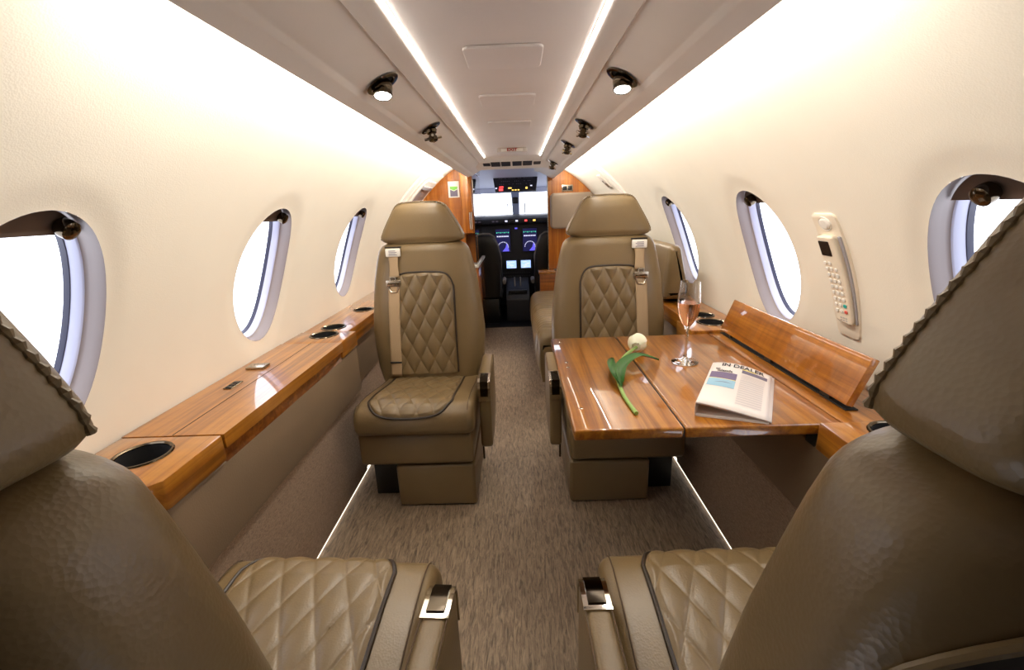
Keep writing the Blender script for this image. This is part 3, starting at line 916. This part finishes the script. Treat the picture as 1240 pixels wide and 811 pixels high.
for side, y, lab in ((-1, 1.632, 'dark chrome air nozzle in the left overhead panel'), (1, 1.678, 'dark chrome air nozzle in the right overhead panel nearest the lit lamp'),
                     (1, 2.19, 'dark chrome air nozzle in the right overhead panel, middle of three'), (1, 3.06, 'dark chrome air nozzle in the right overhead panel nearest the cockpit')):
    x = side*PX
    t = thing('air_nozzle', lab, 'air vent', (x, y, PZ), 0, NG); t.rotation_euler = (0, side*PT, 0)
    MB().lathe([(.024, -.001), (.034, -.0012), (.0365, -.003), (.035, -.0045), (.026, -.0052), (.024, -.003), (.023, .004)], 32, None, False).build('bezel', M['darkchrome'], t)
    MB().lathe([(.025, -.0005), (0, -.0004)], 30, None, False).build('recess', M['darkvoid'], t)
    d = (Matrix.Rotation(-side*PT, 3, 'Y') @ Vector((-side*.2, -.2, -1))).normalized(); q = d.to_track_quat('Z', 'Y').to_matrix().to_4x4()
    MB().lathe([(.0, .0), (.016, .004), (.0195, .012), (.016, .020), (.011, .022), (.011, .030), (.015, .032), (.015, .044), (.012, .046), (0, .046)], 28, q).build('nozzle', M['darkchrome'], t)
    mb = MB()
    for k in range(4):
        a = k*PI/2+.4
        mb.tube([q @ Vector((.012*math.cos(a), .012*math.sin(a), .037)), q @ Vector((.029*math.cos(a), .029*math.sin(a), .037))], .0045, 8)
    mb.build('knob_arms', M['chrome'], t)
HG = 'ceiling hatch panels'
for y0, y1, lab in ((1.005, 1.15, 'largest rectangular hatch panel in the ceiling, nearest the camera'), (1.405, 1.55, 'rectangular hatch panel in the ceiling, second from the camera'),
                    (1.82, 1.97, 'faint rectangular hatch panel in the ceiling, third from the camera')):
    o = MB().prism(rrect(-.080, .084, y0, y1, .016), 1.4630, 1.4698, .003, 3).build('ceiling_hatch', M['ceil'])
    tag(o, lab, 'hatch', HG)
ex = thing('exit_sign', 'small white exit sign with red letters on the ceiling', 'sign', (.003, 2.64, 1.47))
MB().prism(rrect(-.083, .083, -.020, .020, .018), -.022, 0, .004, 2).build('sign_housing', M['lens'], ex)
MB().box(-.060, .060, -.0218, -.0195, -.0185, -.0035, .001).build('sign_face', M['white'], ex)
text('sign_lettering', 'EXIT', .0205, M['red'], None, Matrix.Translation((0, -.0224, -.011)) @ Matrix.Rotation(PI/2, 4, 'X') @ Matrix.Scale(1.35, 4, (1, 0, 0)), .0005, .0006).parent = ex

# ================================================================ WALL TELEPHONE (right wall)
ph = thing('wall_telephone', 'cream telephone handset docked in its cradle on the right wall', 'telephone', (0, 0, 0))
ph.matrix_basis = wall_frame(1, 1.186, .953) @ Matrix.Diagonal((1.08, 1.06, .85, 1))
MB().prism(round_poly([(-.043, .168), (-.046, -.10), (-.030, -.160), (.044, -.163), (.046, .0), (.040, .168)][::-1], [.012]*6, 4), -.006, .007, .003, 2).build('cradle', M['cream'], ph)
MB().lathe([(.0, .0125), (.013, .0125), (.016, .0105), (.0165, .006), (.021, .0095), (.0225, .006)], 30, Matrix.Translation((0, .142, 0)) @ Matrix.Scale(.86, 4, (0, 1, 0)), False).build('speaker_button', M['white'], ph)
hs = [(-.031, .112), (-.031, .02), (-.027, -.06), (-.016, -.115), (.036, -.122), (.034, -.03), (.028, .05), (.024, .112)]
hset = MB().prism(round_poly(hs[::-1], [.006]*8, 3), .005, .024, .005, 3).build('handset', M['cream'], ph)
MB().prism(rrect(-.027, .010, .060, .100, .003), .0236, .0255, .0008, 1).build('display', M['screenblack'], hset)
for r in range(9):
    for c in range(3):
        x = -.0225+c*.0155+r*.0018; y = .040-r*.0158
        if r == 0 and c == 2: continue
        m = M['white']
        if (r, c) == (7, 2): m = M['teal']
        if (r, c) == (8, 2): m = M['redbutton']
        MB().prism(rrect(x-.0055, x+.0055, y-.0045, y+.0045, .003, 3), .0235, .0268, .0012, 1).build('key', m, hset)
g = MB()
for k in range(6):
    g.box(.000+(k % 3)*.009, .006+(k % 3)*.009, -.111+(k//3)*.006, -.109+(k//3)*.006, .0235, .0246)
g.build('mouthpiece_slots', M['greyplastic'], hset)
MB().prism(round_poly([(.030, .11), (.040, .11), (.043, -.12), (.038, -.12)][::-1], .002, 2), .0065, .012, .001, 1).build('cradle_shadow_gap', M['greyplastic'], ph)

for o_ in [c for c in ph.children]+[d for c in ph.children for d in c.children]:
    b_ = bmesh.new(); b_.from_mesh(o_.data)
    for k_ in range(-9, 10):
        bmesh.ops.bisect_plane(b_, geom=b_.verts[:]+b_.edges[:]+b_.faces[:], plane_co=(0, k_*.018+.003, 0), plane_no=(0, 1, 0))
    b_.to_mesh(o_.data); b_.free()
    for v_ in o_.data.vertices: v_.co.z += (1.06*v_.co.y)**2/(2*R_CAB)/.85
# ================================================================ FORWARD CABIN
# left galley cabinet
ga = thing('galley_cabinet', 'tall cherry wood galley cabinet by the cockpit door on the left', 'cabinet', (-.6, 3.9, 0))
MB().box(-.86, -.312, YGAL+.02, 4.28, 0, .70, .004).build('lower_cabinet', M['woodz'], ga, True)
MB().box(-.86, -.300, YGAL-.02, 4.28, .702, .726, .004).build('counter', M['counter'], ga, True)
poly = []
n = 20
for k in range(n+1):
    z = .727+(1.455-.727)*k/n
    p = wall_pt(-1, 0, z, .006); poly.append((p.x, z))
poly = [(-.395, .727)]+poly+[(-.395, 1.455)]
MB().prism(poly, YGAL+.05, YGAL+.075, 0, 1, AX['y']).build('side_panel', M['woodz'], ga, True)
MB().box(-.84, -.312, 3.72, 3.74, .727, .971).build('splash_panel', M['woodz'], ga, True)
up = MB().box(-.408, -.318, YGAL-.01, 4.28, .972, 1.43, .004).build('upper_cabinet', M['woodz'], ga, True)
dr = MB().box(-.404, -.322, YGAL-.03, YGAL-.011, .976, 1.405, .006, 3).build('door', M['woodz'], up, True)
for x in (-.345, -.332):
    MB().tube([(x, YGAL-.03, 1.135), (x, YGAL-.042, 1.13), (x, YGAL-.042, 1.005), (x, YGAL-.03, 1.0)], .0042, 8).build('handle', M['chrome'], up, True)
cr = MB().prism(round_poly([(-.415, 1.43), (-.305, 1.43), (-.297, 1.50), (-.36, 1.50)], .01, 4), YGAL-.035, 4.2, .003, 2, AX['y']).build('crown_panel', M['woodz'], ga, True)
MB().box(-.3175, -.3135, YGAL+.02, 4.28, .73, 1.42).build('mirror_side', M['mirror'], ga, True)
pl = thing('placard', 'white and green printed placard on the left wooden bulkhead', 'placard', (-.466, YGAL+.049, 1.305))
MB().box(-.043, .043, -.0025, .001, -.060, .060, .001, 1).build('card', M['white'], pl)
MB().prism([(-.028, .022), (.030, .022), (.030, .005), (.001, -.008), (-.028, .005)], .0026, .0032, 0, 1, Matrix.Rotation(PI/2, 4, 'X')).build('print', M['green'], pl)
MB().prism([(-.028, .000), (.001, -.013), (.030, .000), (.030, -.052), (-.028, -.052)], .0026, .0032, 0, 1, Matrix.Rotation(PI/2, 4, 'X')).build('print', M['inkgrey'], pl)

# entry door on the left wall, between the arch and the galley
ed = thing('entry_door', 'cream entry door with a grey handle recess on the left wall', 'door')
ed.matrix_basis = wall_frame(-1, 3.25, 1.22)
def onwall(pts, z0, z1): return MB().prism(pts, z0, z1, .004, 2)
curve = []
def wall_patch(side, y0, y1, za, zb, d0, d1, r=.03):
    """raised panel following the liner"""
    mb = MB(); n = 24; rings = []
    for k in range(n+1):
        z = za+(zb-za)*k/n
        e = min(k, n-k)/n
        ins = r*(1-min(1, e*8))**2
        rings.append([wall_pt(side, y0+ins, z, d0), wall_pt(side, y0+ins+.006, z, d1), wall_pt(side, y1-ins-.006, z, d1), wall_pt(side, y1-ins, z, d0)])
    return mb.loft(rings)
wall_patch(-1, 3.06, 3.56, .70, 1.405, .0, .016).build('door_panel', M['wall'], ed, True, smooth=50)
wall_patch(-1, 3.12, 3.50, 1.17, 1.365, .014, .026, .03).build('handle_surround', M['white'], ed, True, smooth=50)
wall_patch(-1, 3.16, 3.46, 1.20, 1.335, .024, .0275, .02).build('handle_recess', M['reveal'], ed, True, smooth=50)
wall_patch(-1, 3.16, 3.46, 1.315, 1.335, .027, .034, .01).build('handle', M['greyplastic'], ed, True, smooth=50)
# emergency exit on the right wall
ee = thing('emergency_exit', 'cream emergency exit panel with small handle cover on the right wall', 'door')
ee.matrix_basis = wall_frame(1, 3.4, 1.22)
wall_patch(1, 3.10, 3.80, .95, 1.42, .0, .014).build('exit_panel', M['wall'], ee, True, smooth=50)
T = wall_frame(1, 3.235, 1.318)
MB().prism(rrect(-.050, .050, -.060, .060, .008), .012, .024, .003, 2, T).build('handle_cover', M['lens'], ee, True)
MB().prism(rrect(-.030, .034, -.050, -.012, .004), .022, .025, .001, 1, T).build('pull_handle', M['nickel'], ee, True)
MB().prism(rrect(-.028, -.006, -.006, .010, .003), .022, .026, .001, 1, T).build('latch_window', M['black'], ee, True)
g = MB()
for k in range(5): g.box(-.03+k*.014, -.022+k*.014, .070, .082, .013, .015, 0, 1, T)
g.build('lettering_marks', M['greyplastic'], ee, True)

# right wooden bulkhead
n = 24
poly = [(.300, 0.0), (.66, 0.0), (.86, .33)]+[(wall_pt(1, 0, z, .004).x, z) for z in [.36+(1.46-.36)*k/n for k in range(n+1)]]+[(.300, 1.46)]
o = MB().prism(poly, YBULK, YBULK+.03, 0, 1, AX['y']); bh = struct(o, 'wall_front', M['woodz'])
struct(MB().box(.296, .302, YBULK-.002, YBULK+.032, 0, 1.46), 'edge_strip', M['nickel'], bh)
struct(MB().box(.9, .30, YBULK+.001, YBULK+.029, 1.46, 1.6), 'top_strip', M['woodz'], bh)
hp = MB(); pad(hp, rrect(.318, .70, .955, 1.262, .035), YBULK-.085, YBULK-.001, .02, 'y')
tag(hp.build('bulkhead_pad', M['padleather']), 'padded tan headrest panel on the right wooden bulkhead', 'cushion')
op = thing('switch_plate', 'small twin switch plate on the right wooden bulkhead', 'switch', (.475, YBULK, 1.302))
MB().box(-.050, .050, -.007, -.0005, -.028, .028, .002).build('plate', M['nickel'], op)
for x in (-.023, .023):
    MB().box(x-.018, x+.018, -.010, -.006, -.017, .017, .002).build('switch', M['black'], op)

# divan along the right side, ahead of the far right seat
dv = thing('divan', 'ribbed tan leather divan bench ahead of the far right seat', 'sofa', (.45, 3.2, 0))
def ribbed(y0, y1, name, x0=.115):
    def prof(y, rib):
        e = min(y-y0, y1-y); rd = .085
        dz = 0 if e > rd else rd-math.sqrt(max(0, rd*rd-(rd-e)**2))
        zt = .425-dz+rib
        # section across x: floor edge, rounded aisle shoulder, top, back
        pts = [(x0+.03, .10), (x0+.006-rib*.6+dz*.2, .18), (x0-rib+dz*.3, .27), (x0-rib+.004+dz*.4, .34)]
        for k in range(1, 7):
            a = PI-k/6*PI/2; pts.append((x0+.075+(.071+rib*.6)*math.cos(a)+dz*.3*(1-k/6), zt-.075+.075*math.sin(a)))
        pts += [(.45, zt+.004), (.72, zt-.01), (.72, .10)]
        return [Vector((x, y, z)) for x, z in pts]
    rings = []; n = int((y1-y0)/.008)
    for k in range(n+1):
        y = y0+(y1-y0)*k/n
        e = min(y-y0, y1-y)
        rib = .011*abs(math.sin(PI*(y-y0-.09)/.058))**.6 if e > .09 else 0
        rings.append(prof(y, rib))
    return MB().loft(rings).build(name, M['leather'], dv, True, smooth=50)
ribbed(2.60, 3.30, 'seat_cushion'); ribbed(3.305, 3.98, 'seat_cushion')
MB().box(.20, .74, 2.64, 3.96, .0, .10, .006).build('plinth', M['dado'], dv, True)
bp_ = MB(); pad(bp_, round_poly([(.722, .690), (.86, .690), (.80, .955), (.742, .955)], [.02, .02, .03, .03], 5), 2.16, 3.96, .035, 'y')
bp_.build('back_cushion', M['leather'], dv, True)
ta = thing('side_cabinet', 'low cherry wood side cabinet at the far end of the divan', 'cabinet', (.30, 4.09, 0))
MB().box(.206, .46, 4.0, 4.195, .0, .565, .004).build('cabinet_body', M['woodx'], ta, True)
MB().box(.196, .47, 3.99, 4.197, .567, .590, .004).build('cabinet_top', M['wood'], ta, True)
MB().box(.34, .44, 4.03, 4.12, .590, .598, .003).build('tray', M['black'], ta, True)

# ================================================================ COCKPIT
struct(MB().box(-.80, .80, 4.32, 5.6, -.06, -.02), 'floor_cockpit', M['cockblack'])
for x0, x1, nm in ((-.78, -.72, 'wall_cockpit_left'), (.72, .78, 'wall_cockpit_right')):
    q = MB().box(x0, x1, 4.29, 5.6, 0, 1.04); q.box(x0, x1, 4.29, 5.6, 1.36, 1.62); q.box(x0, x1, 4.29, 4.6, 1.04, 1.36); q.box(x0, x1, 5.3, 5.6, 1.04, 1.36)
    struct(q, nm, M['cockgrey'])
struct(MB().box(-.78, .78, 5.47, 5.52, -.06, 1.05), 'wall_cockpit_front', M['cockblack'])
struct(MB().prism([(4.25, 1.60), (5.55, 1.34), (5.55, 1.62), (4.25, 1.63)], -.72, .72, 0, 1, AX['x']), 'ceiling_cockpit', M['cockgrey'])
ws = MB()
ws.box(-.72, -.40, 5.42, 5.46, 1.03, 1.46); ws.box(.42, .72, 5.42, 5.46, 1.03, 1.46)
ws.box(-.72, .72, 5.42, 5.46, 1.315, 1.46); ws.box(-.72, .72, 5.42, 5.46, .9, 1.075)
wf = struct(ws, 'window_7', M['cockgrey'])
M['post'] = plain('post_trim', (140, 148, 172), .6)
post = MB().prism([(-.046, 1.33), (.052, 1.33), (.046, 1.07), (-.030, 1.07)], 5.38, 5.46, .004, 2, AX['y'])
struct(post, 'centre_post', M['post'], wf)
struct(MB().box(-.40, .42, 5.44, 5.443, 1.07, 1.32), 'pane', M['pane'], wf)
for s in (-1, 1):
    struct(MB().tube([(.012+s*.10, 5.43, 1.08), (.012+s*.10, 5.43, 1.20)], .006, 8), 'wiper', M['darkgrey'], wf)
cm = thing('compass', 'small black compass on the windscreen centre post', 'compass', (.004, 5.37, 1.23))
MB().box(-.035, .035, -.03, .012, -.035, .035, .012, 3).build('case', M['black'], cm)
MB().lathe([(.024, 0), (.024, .004), (0, .004)], 24, Matrix.Translation((0, -.03, 0)) @ Matrix.Rotation(PI/2, 4, 'X')).build('dial', M['darkgrey'], cm)
# overhead switch panel
oh = thing('overhead_switch_panel', 'black overhead switch panel with lit lamps above the windscreen', 'panel', (.012, 4.95, 1.40))
T = Matrix.Translation((.012, 4.98, 1.41)) @ Matrix.Rotation(math.radians(-15), 4, 'X')
MB().prism(round_poly([(-.215, -.10), (.215, -.10), (.235, .045), (.15, .055), (.15, .10), (-.15, .10), (-.15, .055), (-.235, .045)], [.006]*8, 2), -.02, .02, .004, 1, T @ Matrix.Rotation(PI/2, 4, 'X')).build('panel_body', M['cockblack'], oh, True)
TF = T @ Matrix.Rotation(PI/2, 4, 'X') @ Matrix.Translation((0, 0, .021))
for (x, y, w, h, m) in ((-.155, -.082, .022, .012, 'litred'), (-.150, -.055, .022, .006, 'litred'), (-.060, -.068, .018, .006, 'litamber'), (-.03, -.09, .010, .005, 'litamber'), (.0, -.09, .010, .005, 'litamber'), (.03, -.09, .010, .005, 'litamber'), (.115, -.072, .010, .010, 'litamber'),
                        (.165, -.05, .010, .006, 'scrwhite'), (-.205, -.066, .010, .006, 'scrwhite')):
    MB().box(x-w, x+w, y-h, y+h, -.001, .002, 0, 1, TF).build('annunciator', M[m], oh, True)
g = MB()
for r in range(4):
    for k in range(18):
        if random.random() < .6: g.box(-.17+k*.02, -.162+k*.02, .06-r*.03, .067-r*.03, -.001, .001, 0, 1, TF)
g.build('switch_legends', M['inkgrey'], oh, True)
# instrument panel
ip = thing('instrument_panel', 'dark cockpit instrument panel with lit blue displays', 'panel', (0, 5.1, .5))
MB().box(-.70, .70, 5.0, 5.2, .10, .995, .01).build('panel_body', M['cockblack'], ip, True)
MB().prism([(4.93, .985), (4.93, 1.035), (5.05, 1.065), (5.41, 1.075), (5.41, .985)], -.70, .70, .006, 2, AX['x']).build('glareshield', M['cockblack'], ip, True)
for x, m in ((-.10, 'scrwhite'), (.012, 'scrwhite'), (.11, 'litred'), (.20, 'litamber'), (-.24, 'inkgrey'), (-.20, 'inkgrey')):
    MB().box(x-.013, x+.013, 4.926, 4.931, 1.005, 1.022).build('annunciator', M[m], ip, True)
for cx in (-.145, .150):
    f = MB().box(cx-.085, cx+.085, 4.990, 5.0, .675, .935, .003, 1).build('flight_display', M['black'], ip, True)
    MB().box(cx-.077, cx+.077, 4.9885, 4.990, .683, .927).build('screen', M['scrdark'], f, True)
    g = MB()
    for k in range(14):
        a = PI*(-.05+1.1*k/14); a2 = PI*(-.05+1.1*(k+.55)/14)
        g.add([(cx+.052*math.cos(a), 4.987, .735+.052*math.sin(a)), (cx+.060*math.cos(a), 4.987, .735+.060*math.sin(a)), (cx+.060*math.cos(a2), 4.987, .735+.060*math.sin(a2)), (cx+.052*math.cos(a2), 4.987, .735+.052*math.sin(a2))], [(0, 1, 2, 3)])
    for k in range(7): g.box(cx-.065+k*.019, cx-.052+k*.019, 4.986, 4.988, .845, .858)
    g.build('symbols', M['scrwhite'], f, True)
    g = MB()
    for k in range(7): g.box(cx-.07+k*.021, cx-.058+k*.021, 4.986, 4.988, .885+(k % 2)*.006, .897)
    g.build('symbols', M['scrgreen'], f, True)
    MB().prism([(cx-.01, .690), (cx+.065, .690), (cx+.050, .75), (cx+.038, .78), (cx+.025, .73)], 4.986, 4.988, 0, 1, AX['y']).build('terrain', M['scrblue'], f, True)
MB().box(-.012, .016, 4.987, 4.99, .925, .94).build('annunciator', M['scrblue'], ip, True)
for cx in (-.062, .098):
    f = MB().box(cx-.065, cx+.065, 4.985, 5.0, .492, .595, .003, 1).build('lower_display', M['black'], ip, True)
    MB().box(cx-.054, cx+.054, 4.9835, 4.985, .502, .585).build('screen', M['scrlight'], f, True)
    g = MB()
    for k in range(6): g.box(cx-.05+random.random()*.07, cx-.02+random.random()*.07, 4.982, 4.9837, .505+k*.012, .511+k*.012)
    g.build('symbols', M['scrwhite'], f, True)
g = MB()
for r in range(2):
    for k in range(12): g.lathe([(.008, 0), (.007, .012), (0, .012)], 10, Matrix.Translation((-.15+k*.026, 4.998, .445-r*.035)) @ Matrix.Rotation(PI/2, 4, 'X'))
g.build('control_knobs', M['darkgrey'], ip, True)
pd = thing('centre_pedestal', 'dark centre pedestal between the pilot seats', 'console', (0, 4.85, 0))
MB().prism([(4.62, -.02), (4.62, .22), (4.70, .30), (4.99, .40), (4.99, -.02)], -.125, .125, .012, 2, AX['x']).build('pedestal_body', M['darkgrey'], pd, True)
MB().box(-.10, .10, 4.66, 4.70, .27, .31, .006).build('quadrant', M['black'], pd, True)
for x in (-.03, .03):
    MB().tube([(x, 4.80, .32), (x, 4.78, .43)], .008, 8).build('lever', M['greyplastic'], pd, True)
for side in (-1, 1):
    ps = thing('pilot_seat', 'dark pilot seat on the %s of the cockpit' % ('left' if side < 0 else 'right'), 'seat', (side*.36+.012, 4.56, -.02), 0, 'pilot seats')
    rings = []
    for z, hw, ht in ((.30, .19, .06), (.5, .20, .06), (.70, .19, .055), (.82, .165, .05), (.90, .13, .045), (.925, .09, .03), (.93, .03, .01)):
        rings.append([Vector((x, y+(z-.3)*-.10, z)) for x, y in sellipse(hw, ht, 32, 3)])
    MB().loft(rings).build('backrest', M['black'], ps, smooth=50)
    ol = [(-.185, .55), (-.19, .70), (-.165, .82), (-.13, .90), (-.09, .928), (0, .935), (.09, .928), (.13, .90), (.165, .82), (.19, .70), (.185, .55)]
    MB().tube([(x, -.055-(z-.3)*.10+.05, z) for x, z in ol], .010, 8).build('sheepskin_trim', M['sheepskin'], ps)
    pad(mb := MB(), rrect(0, .34, .26, .38, .03), -.19, .19, .03); mb.build('seat_cushion', M['black'], ps)
    MB().box(-.15, .15, .02, .36, .0, .26, .01).build('base', M['black'], ps)
    MB().tube([(-side*.21, -.02, .44), (-side*.21, .20, .44)], .022, 10).build('armrest', M['sheepskin'], ps)

# ================================================================ LIGHTS
def area(name, loc, rot, sx, sy, e, col):
    l = bpy.data.lights.new(name, 'AREA'); l.shape = 'RECTANGLE'; l.size = sx; l.size_y = sy; l.energy = e; l.color = col
    o = bpy.data.objects.new(name, l); C.objects.link(o); o.location = loc; o.rotation_euler = rot
    return o
WARM = (1, .945, .86)
for side in (-1, 1):
    # wall-wash strip lying in the gutter above the overhead panel, shining out and down on the liner
    y0, y1 = .58, 4.1 if side > 0 else 3.5
    l = area('wall_wash_strip', (side*.366, (y0+y1)/2, 1.430), (0, 0, 0), .012, y1-y0, 16.5, WARM)
    d = Vector((side*1.0, 0, -.45)).normalized(); yv = Vector((0, 1, 0)); xv = yv.cross(-d)
    mm = Matrix((xv, yv, -d)).transposed().to_4x4(); mm.translation = l.location; l.matrix_basis = mm
for side, y, tx, ty, e, sz in ((-1, 1.070, -.30, .66, 8, 50), (1, 1.105, .30, .66, 8, 50), (1, 2.19, -.02, 1.85, 15, 36), (1, 3.06, -.08, 3.05, 13, 42)):  # near pair: reading lamps; the rest added at air nozzles to light aisle
    l = bpy.data.lights.new('reading_and_fill_spot', 'SPOT'); l.energy = e; l.spot_size = math.radians(sz); l.spot_blend = .7; l.shadow_soft_size = .02; l.color = (1, .92, .80)
    o = bpy.data.objects.new('reading_and_fill_spot', l); C.objects.link(o); o.location = (side*.255, y-.016, 1.362)
    o.rotation_euler = (Vector((tx, ty, 0))-o.location).to_track_quat('-Z', 'Y').to_euler()
w = bpy.data.worlds.new('sky'); scn.world = w; w.use_nodes = True
bg = w.node_tree.nodes['Background']; bg.inputs['Color'].default_value = (.86, .90, 1, 1); bg.inputs['Strength'].default_value = 4.0

# ================================================================ CAMERA
yaw, pitch, roll = map(math.radians, (1.22, 16.03, -2.2))
fwd = Vector((-math.sin(yaw)*math.cos(pitch), math.cos(yaw)*math.cos(pitch), -math.sin(pitch)))
rt = Vector((math.cos(yaw), math.sin(yaw), 0)); upv = rt.cross(fwd)
rr = rt*math.cos(roll)+upv*math.sin(roll); uu = -rt*math.sin(roll)+upv*math.cos(roll)
cam = bpy.data.cameras.new('camera'); co = bpy.data.objects.new('camera', cam); C.objects.link(co)
m = Matrix((rr, uu, -fwd)).transposed().to_4x4(); m.translation = (.02, 0, 1.16)
co.matrix_world = m
cam.sensor_fit = 'HORIZONTAL'; cam.sensor_width = 36; cam.lens = 540/1240*36; cam.clip_start = .01
scn.camera = co
scn.view_settings.view_transform = 'Standard'; scn.view_settings.look = 'None'; scn.view_settings.gamma = 1; scn.view_settings.exposure = 0
scn.view_settings.use_curve_mapping = False
scn.cycles.use_denoising = True
scn.cycles.max_bounces = 10; scn.cycles.diffuse_bounces = 5; scn.cycles.transmission_bounces = 10; scn.cycles.sample_clamp_indirect = 6
scn.cycles.caustics_reflective = False
